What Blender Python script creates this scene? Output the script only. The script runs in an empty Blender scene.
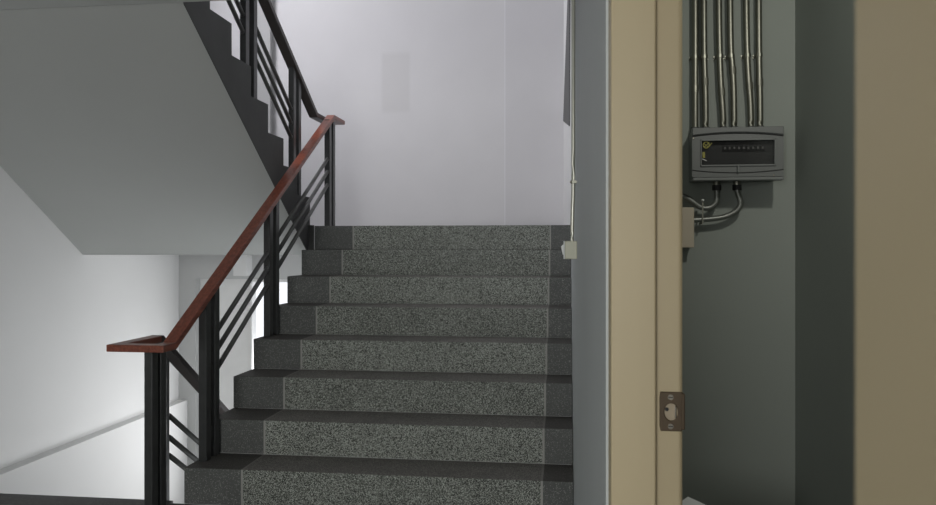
import bpy, bmesh, math, random
from mathutils import Vector, Matrix
random.seed(4)
S = bpy.context.scene
C = S.collection
V = Vector

# ------------------------------------------------------------------ materials
def new_mat(name):
    m = bpy.data.materials.new(name); m.use_nodes = True
    nt = m.node_tree
    return m, nt, nt.nodes['Principled BSDF']

def node(nt, t, **kw):
    n = nt.nodes.new(t)
    for k, v in kw.items(): setattr(n, k, v)
    return n

def plain(name, col, rough=0.6, metal=0.0, var=0.06, scale=9.0, bump=0.0, bscale=120.0):
    """painted / plain surface with faint mottling and an optional fine bump"""
    m, nt, b = new_mat(name)
    g = node(nt, 'ShaderNodeNewGeometry')
    nz = node(nt, 'ShaderNodeTexNoise'); nz.inputs['Scale'].default_value = scale; nz.inputs['Detail'].default_value = 4
    nt.links.new(g.outputs['Position'], nz.inputs['Vector'])
    r = node(nt, 'ShaderNodeMix', data_type='RGBA')
    r.inputs[6].default_value = (*[c * (1 - var) for c in col], 1)
    r.inputs[7].default_value = (*[min(1, c * (1 + var)) for c in col], 1)
    nt.links.new(nz.outputs['Fac'], r.inputs[0])
    nt.links.new(r.outputs[2], b.inputs['Base Color'])
    b.inputs['Roughness'].default_value = rough; b.inputs['Metallic'].default_value = metal
    if bump:
        n2 = node(nt, 'ShaderNodeTexNoise'); n2.inputs['Scale'].default_value = bscale
        nt.links.new(g.outputs['Position'], n2.inputs['Vector'])
        bp = node(nt, 'ShaderNodeBump'); bp.inputs['Strength'].default_value = bump; bp.inputs['Distance'].default_value = 0.003
        nt.links.new(n2.outputs['Fac'], bp.inputs['Height']); nt.links.new(bp.outputs['Normal'], b.inputs['Normal'])
    return m

def terrazzo(name, base, chip, grout=None, borders=(), dark=(0.02, 0.02, 0.02), darkchip=(.08, .08, .075), axis='X', cover=0.5, rough=0.45, dense=0.25):
    """speckled chips; outside the borders (x0, x1) the dark tile, thin pale grout along them"""
    m, nt, b = new_mat(name); L = nt.links
    g = node(nt, 'ShaderNodeNewGeometry')
    sep = node(nt, 'ShaderNodeSeparateXYZ'); L.new(g.outputs['Position'], sep.inputs[0])
    def chips(scale):
        v = node(nt, 'ShaderNodeTexVoronoi'); v.inputs['Scale'].default_value = scale
        L.new(g.outputs['Position'], v.inputs['Vector'])
        bw = node(nt, 'ShaderNodeRGBToBW'); L.new(v.outputs['Color'], bw.inputs[0])
        return bw
    c1 = chips(360); 
    r1 = node(nt, 'ShaderNodeValToRGB'); L.new(c1.outputs[0], r1.inputs[0])
    e = r1.color_ramp.elements
    e[0].position = cover - 0.10; e[0].color = (*base, 1); e[1].position = cover + 0.16; e[1].color = (*chip, 1)
    c2 = chips(340)
    r2 = node(nt, 'ShaderNodeValToRGB'); L.new(c2.outputs[0], r2.inputs[0])
    e = r2.color_ramp.elements
    e[0].position = 0.74; e[0].color = (*dark, 1); e[1].position = 0.86; e[1].color = (*darkchip, 1)
    # large soft wear
    nz = node(nt, 'ShaderNodeTexNoise'); nz.inputs['Scale'].default_value = 5; nz.inputs['Detail'].default_value = 5
    L.new(g.outputs['Position'], nz.inputs['Vector'])
    src = r1.outputs[0]
    ax = sep.outputs[axis]
    def math_(op, a, bb):
        n = node(nt, 'ShaderNodeMath', operation=op)
        for i, q in enumerate((a, bb)):
            if hasattr(q, 'links'): L.new(q, n.inputs[i])
            else: n.inputs[i].default_value = q
        return n.outputs[0]
    def mix(fac, a, c):
        n = node(nt, 'ShaderNodeMix', data_type='RGBA')
        L.new(fac, n.inputs[0])
        for i, q in ((6, a), (7, c)):
            if hasattr(q, 'links'): L.new(q, n.inputs[i])
            else: n.inputs[i].default_value = (*q, 1)
        return n.outputs[2]
    if borders:
        lo, hi = borders
        f = None
        if lo is not None: f = math_('LESS_THAN', ax, lo)
        if hi is not None:
            h = math_('GREATER_THAN', ax, hi); f = h if f is None else math_('ADD', f, h)
        src = mix(f, src, r2.outputs[0])
        if grout:
            for q in (lo, hi):
                if q is None: continue
                d = math_('ABSOLUTE', math_('SUBTRACT', ax, q), 0)
                src = mix(math_('LESS_THAN', d, 0.005), src, grout)
    w = node(nt, 'ShaderNodeMix', data_type='RGBA', blend_type='MULTIPLY'); w.inputs[0].default_value = 0.35
    L.new(src, w.inputs[6]); L.new(nz.outputs['Fac'], w.inputs[7])
    L.new(w.outputs[2], b.inputs['Base Color'])
    b.inputs['Roughness'].default_value = rough
    b.inputs['Specular IOR Level'].default_value = 0.15
    return m

def wall_back_mat():
    """white wall paint with an old repainted patch and a fine plaster joint"""
    m, nt, b = new_mat('wall paint with patch'); L = nt.links
    g = node(nt, 'ShaderNodeNewGeometry')
    sep = node(nt, 'ShaderNodeSeparateXYZ'); L.new(g.outputs['Position'], sep.inputs[0])
    def rng(o, a, c, s):
        n1 = node(nt, 'ShaderNodeMapRange', interpolation_type='SMOOTHSTEP'); n1.inputs[1].default_value = a - s; n1.inputs[2].default_value = a + s
        n2 = node(nt, 'ShaderNodeMapRange', interpolation_type='SMOOTHSTEP'); n2.inputs[1].default_value = c - s; n2.inputs[2].default_value = c + s
        L.new(o, n1.inputs[0]); L.new(o, n2.inputs[0])
        k = node(nt, 'ShaderNodeMath', operation='SUBTRACT'); L.new(n1.outputs[0], k.inputs[0]); L.new(n2.outputs[0], k.inputs[1])
        return k.outputs[0]
    fx = rng(sep.outputs['X'], -1.586, -1.34, 0.02); fz = rng(sep.outputs['Z'], 1.178, 1.69, 0.03)
    mu = node(nt, 'ShaderNodeMath', operation='MULTIPLY'); L.new(fx, mu.inputs[0]); L.new(fz, mu.inputs[1])
    nz = node(nt, 'ShaderNodeTexNoise'); nz.inputs['Scale'].default_value = 3; nz.inputs['Detail'].default_value = 6
    L.new(g.outputs['Position'], nz.inputs['Vector'])
    base = node(nt, 'ShaderNodeMix', data_type='RGBA')
    base.inputs[6].default_value = (0.70, 0.69, 0.705, 1); base.inputs[7].default_value = (0.76, 0.75, 0.765, 1)
    L.new(nz.outputs['Fac'], base.inputs[0])
    p = node(nt, 'ShaderNodeMix', data_type='RGBA'); L.new(mu.outputs[0], p.inputs[0]); L.new(base.outputs[2], p.inputs[6]); p.inputs[7].default_value = (0.675, 0.665, 0.675, 1)
    j = rng(sep.outputs['X'], -0.520, -0.511, 0.003)
    q = node(nt, 'ShaderNodeMix', data_type='RGBA'); L.new(j, q.inputs[0]); L.new(p.outputs[2], q.inputs[6]); q.inputs[7].default_value = (0.80, 0.79, 0.82, 1)
    r = node(nt, 'ShaderNodeMix', data_type='RGBA', blend_type='MULTIPLY')
    st = node(nt, 'ShaderNodeMath', operation='GREATER_THAN'); st.inputs[1].default_value = -0.511; L.new(sep.outputs['X'], st.inputs[0])
    L.new(st.outputs[0], r.inputs[0]); L.new(q.outputs[2], r.inputs[6]); r.inputs[7].default_value = (0.955, 0.955, 0.96, 1)
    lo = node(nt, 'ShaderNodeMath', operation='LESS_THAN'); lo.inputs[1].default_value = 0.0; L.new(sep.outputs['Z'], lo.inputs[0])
    q2 = node(nt, 'ShaderNodeMix', data_type='RGBA'); L.new(lo.outputs[0], q2.inputs[0]); L.new(r.outputs[2], q2.inputs[6]); q2.inputs[7].default_value = (0.50, 0.505, 0.50, 1)  # neutral tone below the landing, darkened to hold the shade there
    L.new(q2.outputs[2], b.inputs['Base Color']); b.inputs['Roughness'].default_value = 0.7
    return m

def wood_mat():
    m, nt, b = new_mat('red brown varnished wood'); L = nt.links
    g = node(nt, 'ShaderNodeNewGeometry')
    mp = node(nt, 'ShaderNodeMapping'); mp.inputs['Rotation'].default_value = (math.radians(-30.5), 0, 0); mp.inputs['Scale'].default_value = (60, 2.5, 60)
    L.new(g.outputs['Position'], mp.inputs['Vector'])
    nz = node(nt, 'ShaderNodeTexNoise'); nz.inputs['Scale'].default_value = 1.5; nz.inputs['Detail'].default_value = 6
    L.new(mp.outputs[0], nz.inputs['Vector'])
    r = node(nt, 'ShaderNodeValToRGB'); L.new(nz.outputs['Fac'], r.inputs[0])
    e = r.color_ramp.elements
    e[0].position = .3; e[0].color = (0.17, 0.045, 0.026, 1); e[1].position = .7; e[1].color = (0.31, 0.092, 0.054, 1)
    L.new(r.outputs[0], b.inputs['Base Color']); b.inputs['Roughness'].default_value = 0.32
    return m

def glass_mat(name, tint=(1, 1, 1), gl=0.08, rough=0.02):
    m, nt, b = new_mat(name); nt.nodes.remove(b)
    t = node(nt, 'ShaderNodeBsdfTransparent'); t.inputs[0].default_value = (*tint, 1)
    gg = node(nt, 'ShaderNodeBsdfGlossy'); gg.inputs['Roughness'].default_value = rough
    mx = node(nt, 'ShaderNodeMixShader'); mx.inputs[0].default_value = gl
    nt.links.new(t.outputs[0], mx.inputs[1]); nt.links.new(gg.outputs[0], mx.inputs[2])
    nt.links.new(mx.outputs[0], nt.nodes['Material Output'].inputs[0])
    return m

M = dict(
    darkwood=plain('dark brown wood', (0.060, 0.050, 0.047), 0.4, var=0.2, scale=14),  # upper and descending handrails, darker than the near one
    wall=plain('white wall paint', (0.69, 0.69, 0.685), 0.75, var=0.025, scale=3, bump=0.05),
    back=wall_back_mat(),
    pilaster=plain('pilaster grey', (0.50, 0.50, 0.50), 0.75, var=0.03, scale=4),  # greyer than the landing wall behind it
    rwall=plain('grey blue wall paint', (0.53, 0.56, 0.56), 0.6, var=0.03, scale=4, bump=0.05),
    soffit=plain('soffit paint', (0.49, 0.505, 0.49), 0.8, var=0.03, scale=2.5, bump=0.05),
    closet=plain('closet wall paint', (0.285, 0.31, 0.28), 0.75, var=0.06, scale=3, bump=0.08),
    tan=plain('tan frame paint', (0.55, 0.457, 0.285), 0.45, var=0.04, scale=5, bump=0.03),
    stringer=plain('charcoal stringer paint', (0.072, 0.072, 0.070), 0.7, var=0.25, scale=7, bump=0.15, bscale=60),
    metal=plain('black painted steel', (0.042, 0.044, 0.044), 0.3, var=0.3, scale=30),
    railmetal=plain('worn grey steel bar', (0.085, 0.087, 0.083), 0.4, var=0.25, scale=30),
    wood=wood_mat(),
    step=terrazzo('speckled terrazzo tiles', (0.085, 0.091, 0.080), (0.61, 0.645, 0.585), (0.45, 0.45, 0.42), (-1.452, -0.103), (0.150, 0.156, 0.150), (0.38, 0.39, 0.37), cover=0.55),
    tread=terrazzo('dark brown terrazzo treads', (0.130, 0.124, 0.114), (0.33, 0.315, 0.29), (0.28, 0.27, 0.25), (-1.452, -0.103), (0.098, 0.094, 0.086), (0.21, 0.20, 0.185), rough=0.6),  # top faces in a darker, browner mix than the risers
    floor=terrazzo('hall terrazzo', (0.16, 0.16, 0.155), (0.34, 0.34, 0.32), (0.2, 0.2, 0.19), (None, 3.25), (0.085, 0.085, 0.08), (0.26, 0.26, 0.25), axis='Y'),
    landing=terrazzo('landing terrazzo', (0.09, 0.09, 0.085), (0.30, 0.30, 0.28)),
    steel=plain('galvanised steel', (0.25, 0.25, 0.21), 0.42, metal=1.0, var=0.12, scale=60),
    brightsteel=plain('zinc coated conduit', (0.55, 0.55, 0.48), 0.35, metal=0.7, var=0.1, scale=60),
    flexsteel=plain('flexible steel sheath', (0.22, 0.23, 0.21), 0.4, metal=0.6, var=0.12, scale=60),
    ivory=plain('ivory plastic', (0.56, 0.56, 0.44), 0.45),
    whiteplastic=plain('white plastic', (0.74, 0.76, 0.74), 0.35),
    board=plain('dark grey plastic', (0.150, 0.158, 0.152), 0.42, var=0.05),
    boardlow=plain('mid grey plastic', (0.175, 0.185, 0.178), 0.45, var=0.05),
    dark=plain('black plastic', (0.012, 0.012, 0.012), 0.5),
    inner=plain('breaker bay grey', (0.07, 0.073, 0.072), 0.5),
    breaker=plain('breaker grey', (0.30, 0.30, 0.29), 0.5),
    yellow=plain('yellow sticker', (0.30, 0.28, 0.06), 0.6),
    smoke=glass_mat('smoked glass', (0.8, 0.8, 0.8), 0.07, 0.15),
    beige=plain('beige plastic box', (0.50, 0.44, 0.34), 0.5),
    bronze=plain('bronze plate', (0.095, 0.066, 0.038), 0.45, metal=0.3, var=0.12, scale=60),
    hole=plain('unpainted wood in hole', (0.42, 0.35, 0.25), 0.7),
    chrome=plain('worn nickel', (0.66, 0.62, 0.52), 0.25, metal=0.9),
    flap=plain('dull grey board', (0.085, 0.085, 0.085), 0.6),
    carton=plain('light grey card', (0.84, 0.85, 0.84), 0.6),
    winframe=plain('white window frame', (0.78, 0.78, 0.77), 0.5),
    glass=glass_mat('clear window glass'),
)

# ------------------------------------------------------------------ helpers
def bm_new(): return bmesh.new()

def box(bm, x0, x1, y0, y1, z0, z1, rot=None, at=None):
    vs = [V((x, y, z)) for x in (x0, x1) for y in (y0, y1) for z in (z0, z1)]
    if rot is not None: vs = [rot @ (v - at) + at for v in vs]
    b = [bm.verts.new(v) for v in vs]
    for f in ((0, 1, 3, 2), (4, 6, 7, 5), (0, 4, 5, 1), (2, 3, 7, 6), (0, 2, 6, 4), (1, 5, 7, 3)):
        bm.faces.new([b[i] for i in f])
    return bm

def prism(bm, poly, a0, a1, axis='X'):
    """closed polygon in the plane across axis, extruded from a0 to a1"""
    def mk(p, a):
        if axis == 'X': return (a, p[0], p[1])
        if axis == 'Y': return (p[0], a, p[1])
        return (p[0], p[1], a)
    lo = [bm.verts.new(mk(p, a0)) for p in poly]; hi = [bm.verts.new(mk(p, a1)) for p in poly]
    n = len(poly)
    bm.faces.new(lo); bm.faces.new(hi[::-1])
    for i in range(n):
        bm.faces.new((lo[i], hi[i], hi[(i + 1) % n], lo[(i + 1) % n]))
    bmesh.ops.recalc_face_normals(bm, faces=bm.faces[:])
    return bm

def tube(bm, pts, r, n=12, rings=0.0, cap=True):
    """round sweep; rings > 0 gives a corrugated sheath"""
    pts = [V(p) for p in pts]
    loops = []
    up = V((0, 0, 1))
    for i, p in enumerate(pts):
        d = (pts[min(i + 1, len(pts) - 1)] - pts[max(i - 1, 0)]).normalized()
        a = d.cross(up)
        if a.length < 1e-3: a = d.cross(V((0, 1, 0)))
        a.normalize(); c = a.cross(d).normalized()
        rr = r * (1 + (rings if i % 2 else -rings))
        loops.append([bm.verts.new(p + (a * math.cos(t) + c * math.sin(t)) * rr) for t in [2 * math.pi * k / n for k in range(n)]])
    for i in range(len(loops) - 1):
        for k in range(n):
            bm.faces.new((loops[i][k], loops[i][(k + 1) % n], loops[i + 1][(k + 1) % n], loops[i + 1][k]))
    if cap:
        bm.faces.new(loops[0][::-1]); bm.faces.new(loops[-1])
    bmesh.ops.recalc_face_normals(bm, faces=bm.faces[:])
    return bm

def smooth_path(pts, k=8):
    pts = [V(p) for p in pts]; out = []
    P = [pts[0]] + pts + [pts[-1]]
    for i in range(1, len(P) - 2):
        a, b, c, d = P[i - 1:i + 3]
        for s in range(k):
            t = s / k
            out.append(0.5 * ((2 * b) + (c - a) * t + (2 * a - 5 * b + 4 * c - d) * t * t + (3 * b - a - 3 * c + d) * t ** 3))
    out.append(pts[-1]); return out

def sweep_rect(bm, pts, w, h):
    """rectangular rail with mitred corners, pts on the centre line"""
    pts = [V(p) for p in pts]
    def frame(d):
        s = d.cross(V((0, 0, 1))).normalized(); u = s.cross(d).normalized(); return s, u
    loops = []
    for i, p in enumerate(pts):
        d0 = (p - pts[i - 1]).normalized() if i else (pts[1] - p).normalized()
        d1 = (pts[i + 1] - p).normalized() if i < len(pts) - 1 else d0
        nrm = (d0 + d1).normalized(); s, u = frame(d0)
        lp = []
        for a, b in ((-1, -1), (1, -1), (1, 1), (-1, 1)):
            q = s * (a * w / 2) + u * (b * h / 2)
            q -= d0 * (q.dot(nrm) / d0.dot(nrm))
            lp.append(bm.verts.new(p + q))
        loops.append(lp)
    for i in range(len(loops) - 1):
        for k in range(4):
            bm.faces.new((loops[i][k], loops[i][(k + 1) % 4], loops[i + 1][(k + 1) % 4], loops[i + 1][k]))
    bm.faces.new(loops[0][::-1]); bm.faces.new(loops[-1])
    bmesh.ops.recalc_face_normals(bm, faces=bm.faces[:])
    return bm

def ball(bm, c, r, sx=1, sy=1, sz=1):
    res = bmesh.ops.create_icosphere(bm, subdivisions=2, radius=r)
    for v in res['verts']: v.co = V((v.co.x * sx, v.co.y * sy, v.co.z * sz)) + V(c)
    return bm

def disc(bm, c, r, y0, y1, n=24):
    return prism(bm, [(c[0] + r * math.cos(2 * math.pi * k / n), c[1] + r * math.sin(2 * math.pi * k / n)) for k in range(n)], y0, y1, 'Y')

def origin_of(o):
    p = V((0, 0, 0))
    while o: p += V(o.location); o = o.parent
    return p

def obj(name, bm, mat, parent=None, bevel=0.0, smooth=False, at=None, seg=2):
    me = bpy.data.meshes.new(name)
    base = origin_of(parent) if parent else (V(at) if at else V((0, 0, 0)))
    bmesh.ops.translate(bm, verts=bm.verts[:], vec=-base)
    bm.to_mesh(me); bm.free()
    mats = mat if isinstance(mat, (list, tuple)) else [mat]
    for q in mats: me.materials.append(q)
    o = bpy.data.objects.new(name, me); C.objects.link(o)
    if parent: o.parent = parent
    elif at: o.location = at
    if smooth:
        for p in me.polygons: p.use_smooth = True
    if bevel:
        b = o.modifiers.new('bevel', 'BEVEL'); b.width = bevel; b.segments = seg; b.limit_method = 'ANGLE'; b.angle_limit = math.radians(40)
    return o

def struct(name, bm, mat, **k):
    o = obj(name, bm, mat, **k); o['kind'] = 'structure'; return o

def tag(o, label, cat, group=None):
    o['label'] = label; o['category'] = cat
    if group: o['group'] = group
    return o

def thing(name, label, cat, loc, group=None):
    o = bpy.data.objects.new(name, None); C.objects.link(o); o.location = loc; o.empty_display_size = 0.1
    return tag(o, label, cat, group)

LIGHT_HALL, LIGHT_UP, LIGHT_LOW, LIGHT_CLOSET, LIGHT_SKY = 84, 106, 50, 3.3, 1.35

# ------------------------------------------------------------------ measures (metres, z = 0 at eye height, +y up the stairs)
FL = -1.167                     # hall floor
R, T, Y1 = 0.165, 0.2652, 3.365  # riser, tread, first riser
XL, XW = -1.725, -3.45          # open end of the steps, left wall
LAND = FL + 8 * R               # landing level (0.153)
YL, YB = Y1 + 7 * T, 6.62       # landing front, back wall
UT, UR, UX = 0.255, 0.168, -1.76  # upper flight: tread, riser, open side
UY0, UZ1 = 5.215, 0.347
UPF = UZ1 + 7 * UR              # upper floor 1.523
YU = UY0 - 7 * UT               # 3.43
rw = lambda y: 0.0617 + (y - 1.14) * (0.0335 - 0.0617) / 2.06 if y <= 3.2 else (0.0335 + (y - 3.2) * 0.00025 if y <= 5.2 else 0.034 + (y - 5.2) * (-0.053) / 1.42)

# ------------------------------------------------------------------ room shell
b = bm_new(); box(b, XW, 2.2, -3.6, Y1, FL - 0.2, FL); box(b, XW, -1.80, Y1, 3.40, FL - 0.2, FL)
struct('floor', b, M['floor'])
b = bm_new(); box(b, XW, XL, UY0 + 0.0, YB, -0.05, LAND); box(b, XL, 0.2, YL + 0.005, YB, -0.05, LAND)
lf = struct('floor_landing', b, [M['landing'], M['wall']])
for p in lf.data.polygons: p.material_index = 0 if p.normal.z > 0.5 else 1
b = bm_new(); box(b, XW, 0.19, -3.6, YU - 0.004, 1.142, UPF)
struct('ceiling', b, M['soffit'])
b = bm_new(); box(b, XW - 0.15, 0.3, -3.6, YB + 0.15, 4.2, 4.35)
struct('ceiling_upper', b, M['wall'])
# left wall with an unseen window opening added to light the landing; the lower part stands forward as a ledge
b = bm_new()
WY0, WY1, WZ0, WZ1 = 4.0, 5.6, 1.75, 3.6
box(b, XW - 0.2, XW, -3.6, WY0, -2.6, 4.2); box(b, XW - 0.2, XW, WY1, YB + 0.2, -2.6, 4.2)
box(b, XW - 0.2, XW, WY0, WY1, -2.6, WZ0); box(b, XW - 0.2, XW, WY0, WY1, WZ1, 4.2)
struct('wall_left', b, M['wall'])
b = bm_new(); box(b, XW, XW + 0.082, 3.42, YB, -2.6, -1.362)
struct('trim_1', b, M['wall'])
# back wall: opening for the lower landing window
LX0, LX1, LZ0, LZ1 = -3.292, -1.75, -2.05, -0.276
b = bm_new()
box(b, XW - 0.2, LX0, YB, YB + 0.2, -2.6, 4.2); box(b, LX1, 0.3, YB, YB + 0.2, -2.6, 4.2)
box(b, LX0, LX1, YB, YB + 0.2, LZ1, 4.2); box(b, LX0, LX1, YB, YB + 0.2, -2.6, LZ0)
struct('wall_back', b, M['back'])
b = bm_new(); box(b, -2.817, -2.573, YB - 0.06, YB, LAND, 4.2)
struct('trim_2', b, M['pilaster'])                                        # shallow pilaster up the landing wall
b = bm_new(); box(b, -2.885, -2.763, 6.50, YB, -0.244, -0.05)
struct('trim_3', b, M['wall'])                                        # beam end under the landing
# right wall, slightly uneven plaster
ys = [1.21, 2.2, 3.2, 4.2, 5.2, 6.0, YB + 0.1]
b = bm_new(); prism(b, [(rw(y), y) for y in ys[:5]] + [(0.155, 5.2), (0.155, 1.21)], FL - 0.2, 4.2, 'Z')
struct('wall_right', b, M['rwall'])
b = bm_new(); prism(b, [(rw(y), y) for y in ys[4:]] + [(0.155, YB + 0.1), (0.155, 5.2)], FL - 0.2, 4.2, 'Z')
struct('wall_right_landing', b, M['wall'])
b = bm_new(); box(b, 0.066, 0.155, -3.6, 0.09, FL, 1.175); box(b, 0.066, 0.155, 0.09, 1.21, 0.99, 1.175)
struct('wall_right_hall', b, M['rwall'])
# unseen hall end, its window opening placed for frontal light, and the storey above
b = bm_new()
box(b, XW, -1.9, -3.8, -3.6, FL, 1.175); box(b, -0.05, 0.155, -3.8, -3.6, FL, 1.175)
box(b, -1.9, -0.05, -3.8, -3.6, FL, -0.6); box(b, -1.9, -0.05, -3.8, -3.6, 0.95, 1.175)
box(b, XW, 0.155, -3.8, -3.6, 1.175, 4.2)
struct('wall_front', b, M['wall'])
b = bm_new(); box(b, 0.066, 0.155, -3.6, 1.21, UPF, 4.2)
struct('wall_right_upper', b, M['wall'])
# the closet behind the door
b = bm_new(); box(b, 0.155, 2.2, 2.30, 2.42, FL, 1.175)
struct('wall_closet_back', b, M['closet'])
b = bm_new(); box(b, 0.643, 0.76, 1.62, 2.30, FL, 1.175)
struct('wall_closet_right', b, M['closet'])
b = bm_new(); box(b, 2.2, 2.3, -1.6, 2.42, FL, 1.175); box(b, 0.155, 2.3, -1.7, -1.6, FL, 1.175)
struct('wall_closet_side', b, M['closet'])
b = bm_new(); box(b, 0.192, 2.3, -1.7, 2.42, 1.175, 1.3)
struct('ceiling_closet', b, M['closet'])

# door frame with rebate
dr = bpy.data.objects.new('door_1', None); C.objects.link(dr); dr['kind'] = 'structure'; dr.location = (0.11, 0.65, FL)
def frame_profile(sy, y_in):      # plan section of a jamb, sy = direction away from the opening
    return [(0.0645, y_in), (0.128, y_in), (0.128, y_in + sy * 0.016), (0.164, y_in + sy * 0.016), (0.168, y_in + sy * 0.02), (0.168, y_in + sy * 0.07), (0.0645, y_in + sy * 0.07)]
b = bm_new(); prism(b, frame_profile(1, 1.14), FL, 0.98, 'Z')
obj('jamb', b, M['tan'], dr, bevel=0.0025)
b = bm_new(); prism(b, [(0.0645, 0.1875), (0.128, 0.1875), (0.128, 0.1715), (0.166, 0.1715), (0.166, 0.09), (0.0645, 0.09)], FL, 0.98, 'Z')
obj('jamb', b, M['tan'], dr, bevel=0.003)
b = bm_new(); box(b, 0.0645, 0.166, 0.09, 1.21, 0.93, 0.99)
obj('head', b, M['tan'], dr, bevel=0.003)
# strike plate: T plate with a lip curled round the jamb edge, an oval latch hole and two screws
yj = 1.156
def ring_plate(bm, x0, x1, z0, z1, cx, cz, rx, rz, ya, yb, n=32):
    """rectangle with an oval hole, with thickness"""
    out, inn = [], []
    for k in range(n):
        t = 2 * math.pi * (k + 0.5) / n; dx, dz = math.cos(t), math.sin(t)
        s = min(((x1 - cx) if dx > 0 else (x0 - cx)) / dx if abs(dx) > 1e-6 else 9, ((z1 - cz) if dz > 0 else (z0 - cz)) / dz if abs(dz) > 1e-6 else 9)
        out.append((cx + dx * s, cz + dz * s)); inn.append((cx + dx * rx, cz + dz * rz))
    rows = [[bm.verts.new((p[0], y, p[1])) for p in ps] for ps, y in ((out, ya), (inn, ya), (inn, yb), (out, yb))]
    for q in range(4):
        a, c = rows[q], rows[(q + 1) % 4]
        for k in range(n): bm.faces.new((a[k], a[(k + 1) % n], c[(k + 1) % n], c[k]))
    bmesh.ops.recalc_face_normals(bm, faces=bm.faces[:])
cx, cz = 0.1510, -0.237
b = bm_new(); ring_plate(b, 0.1345, 0.1665, -0.265, -0.208, cx, cz, 0.0095, 0.0125, yj - 0.003, yj + 0.0)
box(b, 0.1655, 0.1705, yj - 0.003, yj + 0.012, -0.2625, -0.2105)
sp = obj('strike_plate', b, M['bronze'], dr, bevel=0.0012); sp['label'] = 'bronze strike plate with an oval latch hole'
b = bm_new(); disc(b, (cx, cz), 0.0094, yj - 0.0006, yj + 0.001)
for v in b.verts: v.co.z = cz + (v.co.z - cz) * 1.3
obj('latch_hole', b, M['hole'], sp)
b = bm_new(); disc(b, (cx - 0.006, cz + 0.0035), 0.0028, yj - 0.0012, yj)
obj('bore', b, M['dark'], sp)
b = bm_new(); box(b, cx + 0.0045, cx + 0.0072, yj - 0.004, yj - 0.001, cz - 0.0085, cz + 0.0085)
obj('latch_tongue', b, M['chrome'], sp, bevel=0.0008)
for z in (-0.2155, -0.2575):
    b = bm_new(); disc(b, (cx - 0.001, z), 0.0040, yj - 0.0042, yj - 0.0025)
    s_ = obj('screw', b, M['chrome'], sp)
    b = bm_new(); box(b, cx - 0.0043, cx + 0.0023, yj - 0.0046, yj - 0.0041, z - 0.0006, z + 0.0006)
    obj('slot', b, M['dark'], s_)

# ------------------------------------------------------------------ windows (lower landing, added unseen one above the landing)
w1 = bpy.data.objects.new('window_1', None); C.objects.link(w1); w1['kind'] = 'structure'; w1.location = (-2.6, YB + 0.1, LZ0)
b = bm_new()
box(b, LX0, -2.806, YB + 0.09, YB + 0.13, LZ0, LZ1)
obj('side_panel', b, M['winframe'], w1)
b = bm_new()
box(b, -2.806, -2.785, YB + 0.05, YB + 0.15, LZ0, LZ1); box(b, LX1 - 0.05, LX1, YB + 0.05, YB + 0.15, LZ0, LZ1)
box(b, -2.785, LX1 - 0.05, YB + 0.05, YB + 0.15, LZ1 - 0.03, LZ1); box(b, -2.785, LX1 - 0.05, YB + 0.05, YB + 0.15, LZ0, LZ0 + 0.05)
obj('window_frame', b, M['winframe'], w1, bevel=0.004)
b = bm_new(); box(b, -2.785, LX1 - 0.05, YB + 0.10, YB + 0.105, LZ0 + 0.05, LZ1 - 0.03)
obj('pane', b, M['glass'], w1)
w2 = bpy.data.objects.new('window_added', None); C.objects.link(w2); w2['kind'] = 'structure'; w2.location = (XW - 0.1, 4.8, WZ0)
b = bm_new()
for y in (WY0, 0.5 * (WY0 + WY1) - 0.02, WY1 - 0.04): box(b, XW - 0.13, XW - 0.07, y, y + 0.04, WZ0, WZ1)
for z in (WZ0, 0.5 * (WZ0 + WZ1) - 0.02, WZ1 - 0.04): box(b, XW - 0.125, XW - 0.075, WY0, WY1, z, z + 0.04)
obj('window_frame', b, M['winframe'], w2, bevel=0.004)
b = bm_new(); box(b, XW - 0.103, XW - 0.098, WY0, WY1, WZ0, WZ1)
obj('pane', b, M['glass'], w2)

# ------------------------------------------------------------------ flights
def rpoly(k):
    y0, z1 = Y1 + (k - 1) * T, FL + k * R
    yb = y0 + T + (0.03 if k < 8 else -T + 0.005)
    return [(y0, z1 - R), (y0, z1), (yb, z1), (yb, z1 - R)]
sf = thing('stair_flight', 'straight flight of eight speckled terrazzo steps climbing to the landing', 'staircase', (-0.85, Y1, FL))
b = bm_new()
prism(b, [(Y1, FL), (YL, LAND - R - 0.001), (YL, LAND - 0.24), (Y1 + 0.28, FL - 0.001)], XL + 0.02, 0.025, 'X')
obj('slab', b, M['wall'], sf)
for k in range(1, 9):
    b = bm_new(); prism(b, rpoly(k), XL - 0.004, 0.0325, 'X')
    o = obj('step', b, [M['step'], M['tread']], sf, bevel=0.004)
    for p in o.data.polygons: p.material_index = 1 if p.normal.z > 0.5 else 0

uf = thing('stair_flight', 'upper return flight with pale grey sloping soffit and dark sawtooth stringer', 'staircase', (-2.6, UY0, LAND))
SOF = lambda y: -0.047 + (UY0 - y) * 0.669
b = bm_new()
pl = [(UY0, SOF(UY0)), (UY0, LAND)]
pl = [(UY0, SOF(UY0)), (YU + 0.001, SOF(YU)), (YU + 0.001, UPF - 0.001)]
for k in range(7, 0, -1):
    y = UY0 - (k - 1) * UT
    pl += [(y - UT, UZ1 + (k - 1) * UR - 0.02), (y, UZ1 + (k - 1) * UR - 0.02)]
b = bm_new(); prism(b, pl, XW + 0.001, UX - 0.006, 'X')
obj('slab', b, M['soffit'], uf)
for k in range(1, 8):
    y = UY0 - (k - 1) * UT; z = UZ1 + (k - 1) * UR
    b = bm_new(); box(b, XW + 0.001, UX - 0.006, y - UT, y + 0.004, z - 0.02, z)
    box(b, XW + 0.001, UX - 0.006, y - 0.012, y + 0.004, z - UR, z - 0.02)
    obj('step', b, M['landing'], uf)
sp_ = [(UY0 + 0.005, SOF(UY0) - 0.012), (YU + 0.001, SOF(YU) - 0.012), (YU + 0.001, UPF + 0.004)]
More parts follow.
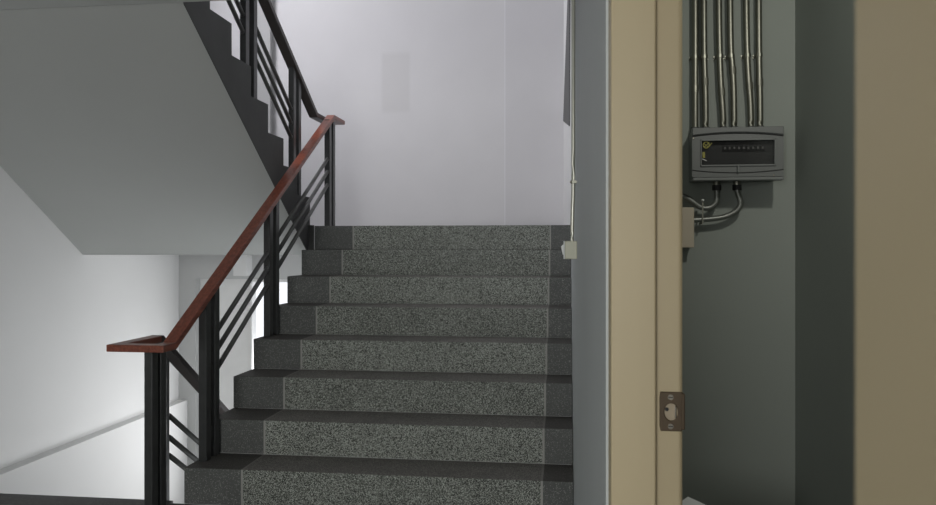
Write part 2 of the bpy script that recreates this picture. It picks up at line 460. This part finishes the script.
for k in range(7, 0, -1):
    y = UY0 - (k - 1) * UT + 0.006
    z = UZ1 + (k - 1) * UR + 0.004
    sp_ += [(y - UT, z), (y, z)]
b = bm_new(); prism(b, sp_, UX - 0.006, UX, 'X')
o = obj('stringer', b, M['stringer'], uf); o['label'] = 'dark charcoal sawtooth stringer'
b = bm_new(); box(b, UX, XL - 0.0045, UY0 - 0.03, UY0 + 0.006, -0.05, LAND + 0.004)
obj('closing_plate', b, M['stringer'], uf)

# descending flight: only its top edge lies in view
df = bm_new()
pl = [(3.40, FL - 0.2), (3.40, FL - R)]
for k in range(1, 9):
    y = 3.40 + (k - 1) * T; z = FL - k * R
    pl += [(y + T, z)] + ([(y + T, z - R)] if k < 8 else [])
pl += [(YB, FL - 8 * R), (YB, FL - 8 * R - 0.2), (3.40 + 7 * T, FL - 8 * R - 0.2)]
prism(df, pl, XW + 0.082, -1.80, 'X')
struct('floor_lower_landing', df, M['landing'])

# ------------------------------------------------------------------ railings
def post(parent, x0, x1, ya, ybk, zbot, ztop, tw=0.05, zb2=None, slope=0.0):
    """a post of two upright tubes; the tops follow the slope of the rail"""
    p = None
    for i, (y0, y1, zb) in enumerate(((ya, ya + tw, zbot), (ybk - tw, ybk, zb2 if zb2 is not None else zbot))):
        b = bm_new()
        ym = (ya + ybk) / 2
        prism(b, [(y0, zb), (y1, zb), (y1, ztop + (y1 - ym) * slope), (y0, ztop + (y0 - ym) * slope)], x0, x1, 'X')
        if i == 0: p = obj('post', b, M['metal'], parent, bevel=0.003)
        else: obj('rear_tube', b, M['metal'], p, bevel=0.003)
    return p
def rails(parent, x, lines, ys_, r=0.0125):
    for f in lines:
        b = bm_new(); tube(b, [(x, ys_[0], f(ys_[0])), (x, ys_[1], f(ys_[1]))], r, 12)
        obj('rail', b, M['railmetal'], parent, smooth=True)
def welds(p, x, y, zs):
    for z in zs:
        b = bm_new(); ball(b, (x, y, z), 0.014, 1, 1.1, 1.15)
        obj('weld_collar', b, M['railmetal'], p, smooth=True)

HS = 0.591
hz = lambda y: -0.444 + HS * (y - 3.124)
UB, UTZ, YT = -0.421, 0.948, 5.48        # level pieces at the foot and at the head            # centre of the rising handrail
ra = thing('stair_railing', 'black steel railing with red brown wooden handrail climbing beside the near steps', 'railing', (-1.69, 3.1, FL))
b = bm_new()
sweep_rect(b, [(-1.885, 3.40, UB), (-1.885, 3.085, UB), (-1.69, 3.085, UB), (-1.69, 3.163, UB), (-1.69, YT, UTZ), (-1.69, 5.71, UTZ), (-1.792, 5.71, UTZ)], 0.06, 0.03)
o = obj('handrail', b, M['wood'], ra, bevel=0.003); o['label'] = 'red brown varnished wooden handrail'
post(ra, -1.763, -1.726, 3.085, 3.207, FL, UB - 0.014)
p2 = post(ra, -1.711, -1.672, 3.47, 3.613, FL + R, hz(3.5415) - 0.019, slope=HS)
p3 = post(ra, -1.711, -1.672, 4.262, 4.41, FL + 4 * R, hz(4.336) - 0.019, slope=HS)
p4 = post(ra, -1.711, -1.672, 5.39, 5.53, LAND, UTZ - 0.03)
rl = [lambda y, q=q: q + 0.585 * (y - 3.651) for q in (-0.386, -0.477, -0.570)]
rails(ra, -1.69, rl, (3.60, 4.27)); rails(ra, -1.69, rl, (4.40, 5.395))
welds(p3, -1.69, 4.262, [f(4.262) for f in rl]); welds(p4, -1.69, 5.39, [f(5.39) for f in rl])
welds(p3, -1.69, 4.412, [f(4.412) for f in rl])

# railing of the upper flight
hu = lambda y: 0.945 + 0.578 * (5.36 - y)
ru = thing('stair_railing', 'black railing on the upper flight in front of the white landing wall', 'railing', (-1.78, 5.3, LAND))
b = bm_new(); sweep_rect(b, [(-1.78, 5.685, 0.945), (-1.78, 5.36, 0.945), (-1.78, 3.45, hu(3.45))], 0.062, 0.034)
obj('handrail', b, M['darkwood'], ru, bevel=0.003)
ul = [lambda y, q=q: q - 0.628 * (y - 4.339) for q in (1.264, 1.172, 1.078)]
pa = post(ru, -1.80, -1.764, 4.14, 4.305, UZ1 + 4 * UR, hu(4.22) - 0.022, zb2=UZ1 + 3 * UR, slope=-0.578)
pb = post(ru, -1.80, -1.764, 4.905, 5.055, UZ1 + 1 * UR, hu(4.98) - 0.022, zb2=UZ1, slope=-0.578)
pc = post(ru, -1.80, -1.764, 3.45, 3.60, UZ1 + 7 * UR, hu(3.525) - 0.022, zb2=UZ1 + 6 * UR, slope=-0.578)
rails(ru, -1.782, ul, (3.58, 4.145)); rails(ru, -1.782, ul, (4.30, 4.91))
welds(pa, -1.782, 4.138, [f(4.138) for f in ul]); welds(pb, -1.782, 4.903, [f(4.903) for f in ul])

# railing of the flight going down
hd = lambda y: UB - 0.69 * (y - 3.40)
rd = thing('stair_railing', 'black railing dropping away down the lower flight behind the bottom newel post', 'railing', (-1.9, 3.45, FL - R))
b = bm_new(); sweep_rect(b, [(-1.885, 3.401, UB), (-1.885, 3.415, UB), (-1.885, 5.2, hd(5.2))], 0.06, 0.03)
obj('handrail', b, M['darkwood'], rd, bevel=0.003)
post(rd, -1.922, -1.886, 3.425, 3.53, FL - R, hd(3.49) - 0.02, slope=-0.65)
post(rd, -1.918, -1.882, 5.04, 5.17, FL - 7 * R, hd(5.1) - 0.02, slope=-0.65)
dl = [lambda y, q=q: q - 0.665 * (y - 3.549) for q in (-0.808, -0.912, -1.000)]
rails(rd, -1.90, dl, (3.55, 5.05))

# ------------------------------------------------------------------ switch and its conduit on the right wall
ls = thing('light_switch', 'ivory surface switch box with white rocker on the wall beside the steps', 'light switch', (0.034, 2.835, -0.007))
xw = rw(2.83)
b = bm_new(); box(b, -0.004, xw + 0.001, 2.80, 2.872, -0.0395, 0.025)
obj('box', b, M['ivory'], ls, bevel=0.003)
b = bm_new(); box(b, -0.0085, -0.0035, 2.797, 2.875, -0.040, 0.0255)
obj('cover_plate', b, M['whiteplastic'], ls, bevel=0.002)
b = bm_new(); prism(b, [(-0.008, -0.024), (-0.0115, -0.024), (-0.0175, 0.006), (-0.008, 0.014)], 2.812, 2.860, 'Y')
obj('rocker', b, M['whiteplastic'], ls, bevel=0.001)
cd = thing('conduit', 'thin steel conduit rising up the right wall from the switch box', 'conduit', (0.024, 2.84, 0.025))
b = bm_new(); tube(b, smooth_path([(0.0225, 2.836, 0.020), (0.0225, 2.836, 0.06), (0.0245, 2.836, 0.15), (0.0265, 2.836, 0.225), (0.0265, 2.836, 0.6), (0.0265, 2.836, 1.6)], 6), 0.0072, 12)
obj('pipe', b, M['brightsteel'], cd, smooth=True)
b = bm_new(); tube(b, [(0.0265, 2.836, 0.232), (0.0265, 2.836, 0.244)], 0.0095, 14); box(b, 0.022, xw + 0.002, 2.822, 2.828, 0.233, 0.243); box(b, 0.022, xw + 0.002, 2.844, 2.850, 0.233, 0.243)
cl = obj('clamp', b, M['steel'], cd)
b = bm_new(); ball(b, (0.018, 2.824, 0.2375), 0.0042)
obj('screw', b, M['chrome'], cl, smooth=True)
# dark board hanging on the landing's right wall
b = bm_new()
def rwx(y, d): return rw(y) - d
vs = [(5.55, 1.85), (6.55, 1.06), (5.35, 0.83), (5.25, 1.85)]
f_ = [b.verts.new((rw(y) - 0.002, y, z)) for y, z in vs]; g_ = [b.verts.new((rw(y) - 0.007, y, z)) for y, z in vs]
b.faces.new(f_); b.faces.new(g_[::-1])
for i in range(4): b.faces.new((f_[i], g_[i], g_[(i + 1) % 4], f_[(i + 1) % 4]))
bmesh.ops.recalc_face_normals(b, faces=b.faces[:])
tag(obj('wall_board', b, M['flap'], at=(0.0, 6.0, 1.0)), 'dark grey slanted board high on the right wall of the landing', 'board')

# ------------------------------------------------------------------ closet: distribution board, conduits, junction box
YC = 2.30
ux = lambda u: 0.344 + (u - 15) / 715 * 0.240
vz = lambda v: 0.330 - (v - 55) / 405 * 0.146
db = thing('distribution_board', 'grey electrical distribution board with smoked window on the closet wall', 'electrical panel', (0.464, YC, 0.184))
b = bm_new(); box(b, ux(30), ux(715), 2.215, YC, vz(452), vz(62))
obj('body', b, M['board'], db, bevel=0.006)
b = bm_new()                                          # front cover: frame round the window, corners rounded by bevel
box(b, ux(15), ux(732), 2.198, 2.222, vz(150), vz(55)); box(b, ux(15), ux(732), 2.198, 2.222, vz(432), vz(345))
box(b, ux(15), ux(88), 2.198, 2.222, vz(345), vz(150)); box(b, ux(662), ux(732), 2.198, 2.222, vz(345), vz(150))
bmesh.ops.remove_doubles(b, verts=b.verts[:], dist=1e-5)
obj('cover', b, M['board'], db)
def arc(v0, v1, bow):
    return [(ux(15 + 715 * t), 2.1975, vz(v0 + (v1 - v0) * t + bow * 4 * t * (1 - t))) for t in [i / 16 for i in range(17)]]
b = bm_new(); tube(b, arc(122, 128, -22), 0.0014, 8)
obj('seam', b, M['dark'], db)
b = bm_new(); tube(b, arc(378, 380, 22), 0.0014, 8)
obj('seam', b, M['dark'], db)
# raised brow above and below the door of the cover
b = bm_new()
top = [(ux(15 + 715 * t), vz(116 + 4 * t - 22 * 4 * t * (1 - t))) for t in [i / 16 for i in range(17)]]
prism(b, [(ux(15), vz(57))] + top + [(ux(730), vz(57))], 2.192, 2.200, 'Y')
obj('brow', b, M['board'], db, bevel=0.002)
b = bm_new(); box(b, ux(18), ux(728), 2.190, 2.222, vz(460), vz(437))
obj('lower_lip', b, M['boardlow'], db, bevel=0.002)
b = bm_new()
for x0, x1, v0, v1 in ((80, 670, 158, 146), (80, 670, 352, 340), (80, 90, 352, 146), (660, 670, 352, 146)):
    box(b, ux(x0), ux(x1), 2.194, 2.200, vz(v0), vz(v1))
obj('window_rim', b, M['boardlow'], db, bevel=0.001)
b = bm_new(); box(b, ux(88), ux(662), 2.2135, 2.2145, vz(345), vz(150))
obj('inner_plate', b, M['inner'], db)
for k in range(9):
    u = 265 + k * 37
    b = bm_new(); box(b, ux(u), ux(u + 30), 2.2085, 2.2140, vz(232), vz(196))
    br = obj('breaker', b, M['dark'], db)
    b = bm_new(); box(b, ux(u + 8), ux(u + 22), 2.2065, 2.2090, vz(220), vz(202))
    obj('toggle', b, M['breaker'], br)
b = bm_new(); box(b, ux(90), ux(660), 2.2005, 2.2018, vz(342), vz(156))
obj('window', b, M['smoke'], db)
b = bm_new()                                          # yellow sticker with a slanting stroke
n = 20; cu, cv = 127, 187
for i in range(n):
    t0, t1 = 2 * math.pi * i / n, 2 * math.pi * (i + 1) / n
    q = [b.verts.new((ux(cu + r_ * math.cos(t)), 2.1995, vz(cv + r_ * math.sin(t)))) for r_, t in ((20, t0), (27, t0), (27, t1), (20, t1))]
    b.faces.new(q)
prism(b, [(ux(105), vz(203)), (ux(150), vz(165)), (ux(154), vz(170)), (ux(110), vz(208))], 2.199, 2.1998, 'Y')
prism(b, [(ux(108), vz(170)), (ux(146), vz(203)), (ux(142), vz(207)), (ux(104), vz(175))], 2.199, 2.1998, 'Y')
prism(b, [(ux(150), vz(195)), (ux(170), vz(170)), (ux(173), vz(174)), (ux(154), vz(200))], 2.199, 2.1998, 'Y')
prism(b, [(ux(98), vz(240)), (ux(118), vz(240)), (ux(118), vz(285)), (ux(98), vz(285))], 2.1998, 2.2003, 'Y')
obj('sticker', b, M['yellow'], db)
b = bm_new(); prism(b, [(ux(95), vz(290)), (ux(130), vz(305)), (ux(128), vz(309)), (ux(95), vz(296))], 2.199, 2.1998, 'Y')
obj('scratch_mark', b, M['whiteplastic'], db)
b = bm_new(); box(b, ux(369), ux(382), 2.190, 2.199, vz(402), vz(344))
obj('latch', b, M['boardlow'], db, bevel=0.001)
for u, v in ((25, 136), (655, 424)):
    b = bm_new(); disc(b, (ux(u), vz(v)), 0.0022, 2.196, 2.199, 12)
    obj('screw', b, M['chrome'], db)
def gland(u, v0, n_=0):
    b = bm_new(); tube(b, [(u, 2.262, v0 + 0.004), (u, 2.262, v0 - 0.010)], 0.0105, 12)
    g1 = obj('gland', b, M['steel'], db, smooth=False)
    b = bm_new(); tube(b, [(u, 2.262, v0 - 0.009), (u, 2.262, v0 - 0.024)], 0.0125, 6)
    obj('nut', b, M['dark'], g1)
gland(0.421, 0.186); gland(0.476, 0.186)

grp = 'steel conduits above the distribution board'
xb = [0.365, 0.394, 0.442, 0.472, 0.518, 0.543]
xt = [0.365, 0.389, 0.430, 0.461, 0.505, 0.539]
zk = [0.45, 0.47, 0.44, 0.50, 0.455, 0.465]
nm = ['first vertical conduit from the left above the electrical panel', 'second vertical conduit from the left above the electrical panel', 'third vertical conduit from the left above the electrical panel',
      'fourth vertical conduit from the left above the electrical panel', 'fifth vertical conduit from the left above the electrical panel', 'sixth and rightmost vertical conduit above the electrical panel']
for i in range(6):
    t = thing('conduit', 'galvanised steel, ' + nm[i], 'conduit', (xb[i], 2.278, 0.33), grp)
    yk = 2.281
    dx = (xt[i] - xb[i])
    pts = [(xb[i], yk, 0.325), (xb[i], yk, 0.36), (xb[i] + dx * .15, yk, zk[i] - 0.04), (xb[i] + dx * .55, yk, zk[i] + 0.03), (xb[i] + dx * .8, yk, 0.56), (xt[i], yk, 0.71), (xt[i] + dx * .3, yk, 1.175)]
    b = bm_new(); tube(b, smooth_path(pts, 6), 0.0088, 14)
    obj('pipe', b, M['steel'], t, smooth=True)
    b = bm_new(); tube(b, [(xb[i] + dx * .3, yk, zk[i] - 0.008), (xb[i] + dx * .38, yk, zk[i] + 0.012)], 0.0100, 14)
    obj('coupling', b, M['steel'], t)
    b = bm_new(); tube(b, [(xb[i], yk, 0.328), (xb[i], yk, 0.343)], 0.0125, 6)
    obj('lock_nut', b, M['dark'], t)
    xc = xb[i] + dx * .78; zc = 0.543
    b = bm_new(); tube(b, [(xc, yk, zc - 0.005), (xc, yk, zc + 0.005)], 0.0105, 14); box(b, xc - 0.0135, xc + 0.0135, 2.2965, 2.30, zc - 0.005, zc + 0.005)
    c_ = obj('saddle_clip', b, M['steel'], t)
    for s in (-1, 1):
        b = bm_new(); ball(b, (xc + s * 0.0115, 2.297, zc), 0.0022)
        obj('screw', b, M['flexsteel'], c_, smooth=True)

def flex(label, pts, r):
    t = thing('flexible_conduit', label, 'conduit', pts[0], 'flexible conduits below the distribution board')
    b = bm_new(); tube(b, smooth_path(pts, 16), r, 14, rings=0.05)
    obj('sheath', b, M['flexsteel'], t, smooth=True)
    return t
YF = 2.264
f1 = flex('upper flexible grey conduit curling left under the electrical panel to the frame edge', [(0.421, YF, 0.164), (0.422, YF, 0.150), (0.419, YF, 0.128), (0.402, YF, 0.114), (0.379, YF, 0.115), (0.356, YF, 0.131), (0.335, YF, 0.144), (0.300, YF, 0.150)], 0.0078)
f2 = flex('lower flexible grey conduit looping from the electrical panel into the beige box', [(0.476, YF, 0.164), (0.480, YF, 0.150), (0.486, YF, 0.128), (0.480, YF, 0.110), (0.462, YF, 0.096), (0.437, YF, 0.0865), (0.399, YF, 0.0815), (0.352, YF, 0.079)], 0.0078)
b = bm_new(); box(b, 0.3795, 0.3835, 2.2545, 2.30, 0.068, 0.073); box(b, 0.3795, 0.3835, 2.2535, 2.2575, 0.068, 0.135)
cb = tag(obj('cable_clip', b, M['steel'], at=(0.3815, 2.30, 0.10)), 'narrow steel strap clipping both flexible conduits to the closet wall', 'clip')
b = bm_new(); ball(b, (0.3815, 2.252, 0.134), 0.0042)
obj('screw', b, M['whiteplastic'], cb, smooth=True)
jb = thing('junction_box', 'small beige junction box at the frame edge left of the electrical panel', 'junction box', (0.33, YC, 0.0))
b = bm_new(); box(b, 0.285, 0.355, 2.252, YC, 0.003, 0.112)
obj('body', b, M['beige'], jb, bevel=0.004)
b = bm_new(); box(b, 0.283, 0.357, 2.246, 2.253, 0.001, 0.114)
obj('cover', b, M['beige'], jb, bevel=0.002)

# pale box on the closet floor, only its top corner in view
bx = thing('storage_box', 'pale grey box corner just showing at the bottom of the closet doorway', 'box', (0.32, 1.78, FL))
def lid_pts(o0, l1, l2, lift):
    a1, a2 = V((-0.641, -0.741, -0.199)) * l1, V((0.761, -0.626, -0.168)) * l2
    return [p + V((0, 0, lift)) for p in (o0, o0 + a1, o0 + a1 + a2, o0 + a2)]
def hull(pts_lo, pts_hi):
    b = bm_new()
    lo = [b.verts.new(p) for p in pts_lo]; hi = [b.verts.new(p) for p in pts_hi]
    b.faces.new(lo); b.faces.new(hi[::-1])
    for i in range(4): b.faces.new((lo[i], hi[i], hi[(i + 1) % 4], lo[(i + 1) % 4]))
    bmesh.ops.recalc_face_normals(b, faces=b.faces[:]); return b
O0 = V((0.287, 1.90, -0.589))
t_ = lid_pts(O0, 0.14, 0.30, 0)
u_ = lid_pts(O0 + V((0.002, -0.008, 0)), 0.13, 0.288, -0.012)
obj('body', hull([V((p.x, p.y, FL)) for p in u_], u_), M['carton'], bx)
obj('lid', hull([p - V((0, 0, 0.014)) for p in t_], t_), M['carton'], bx, bevel=0.002)

# ------------------------------------------------------------------ daylight and lamps
def area(name, loc, to, sx, sy, power, col=(1, 1, 1), spread=None):
    d = bpy.data.lights.new(name, 'AREA'); d.shape = 'RECTANGLE'; d.size = sx; d.size_y = sy; d.energy = power; d.color = col
    if spread: d.spread = math.radians(spread)
    o = bpy.data.objects.new(name, d); C.objects.link(o); o.location = loc
    o.rotation_euler = (V(to) - V(loc)).to_track_quat('-Z', 'Y').to_euler(); return o
area('hall daylight', (-0.97, -3.55, 0.15), (-0.6, 4, 0.05), 1.8, 1.4, LIGHT_HALL, (1.0, 0.99, 0.965))  # unseen source behind the camera, set right to spare the left wall
area('added landing light', (XW - 0.35, 4.8, 2.7), (-0.6, 6.2, 1.0), 1.5, 1.8, LIGHT_UP, (0.96, 0.95, 1.0))  # added light through the unseen window, turned onto the back wall
area('lower window daylight', (-2.3, YB + 0.40, -1.6), (-3.3, 4.8, -2.8), 1.1, 1.2, LIGHT_LOW, (1.0, 1.0, 1.0))
area('closet lamp', (0.60, 1.25, 0.80), (0.44, 2.3, 0.1), 0.06, 0.06, LIGHT_CLOSET, (1.0, 0.98, 0.90))
w = bpy.data.worlds.new('sky'); S.world = w; w.use_nodes = True
w.node_tree.nodes['Background'].inputs[0].default_value = (0.93, 0.96, 1.0, 1)
w.node_tree.nodes['Background'].inputs[1].default_value = LIGHT_SKY

# ------------------------------------------------------------------ camera
cam = bpy.data.cameras.new('camera'); co = bpy.data.objects.new('camera', cam); C.objects.link(co); S.camera = co
cam.sensor_width = 36.0; cam.lens = 36.0 * 779 / 936
cam.shift_y = -(252.5 - 248.0) / 936
cam.clip_start = 0.01
co.location = (0, 0, 0); co.rotation_euler = (math.radians(90), 0, 0.125)
cam.dof.use_dof = True; cam.dof.focus_distance = 3.6; cam.dof.aperture_fstop = cam.lens / 1.6
S.view_settings.view_transform = 'Standard'; S.view_settings.look = 'None'
S.view_settings.exposure = 0.0; S.view_settings.gamma = 1.0; S.view_settings.use_curve_mapping = False
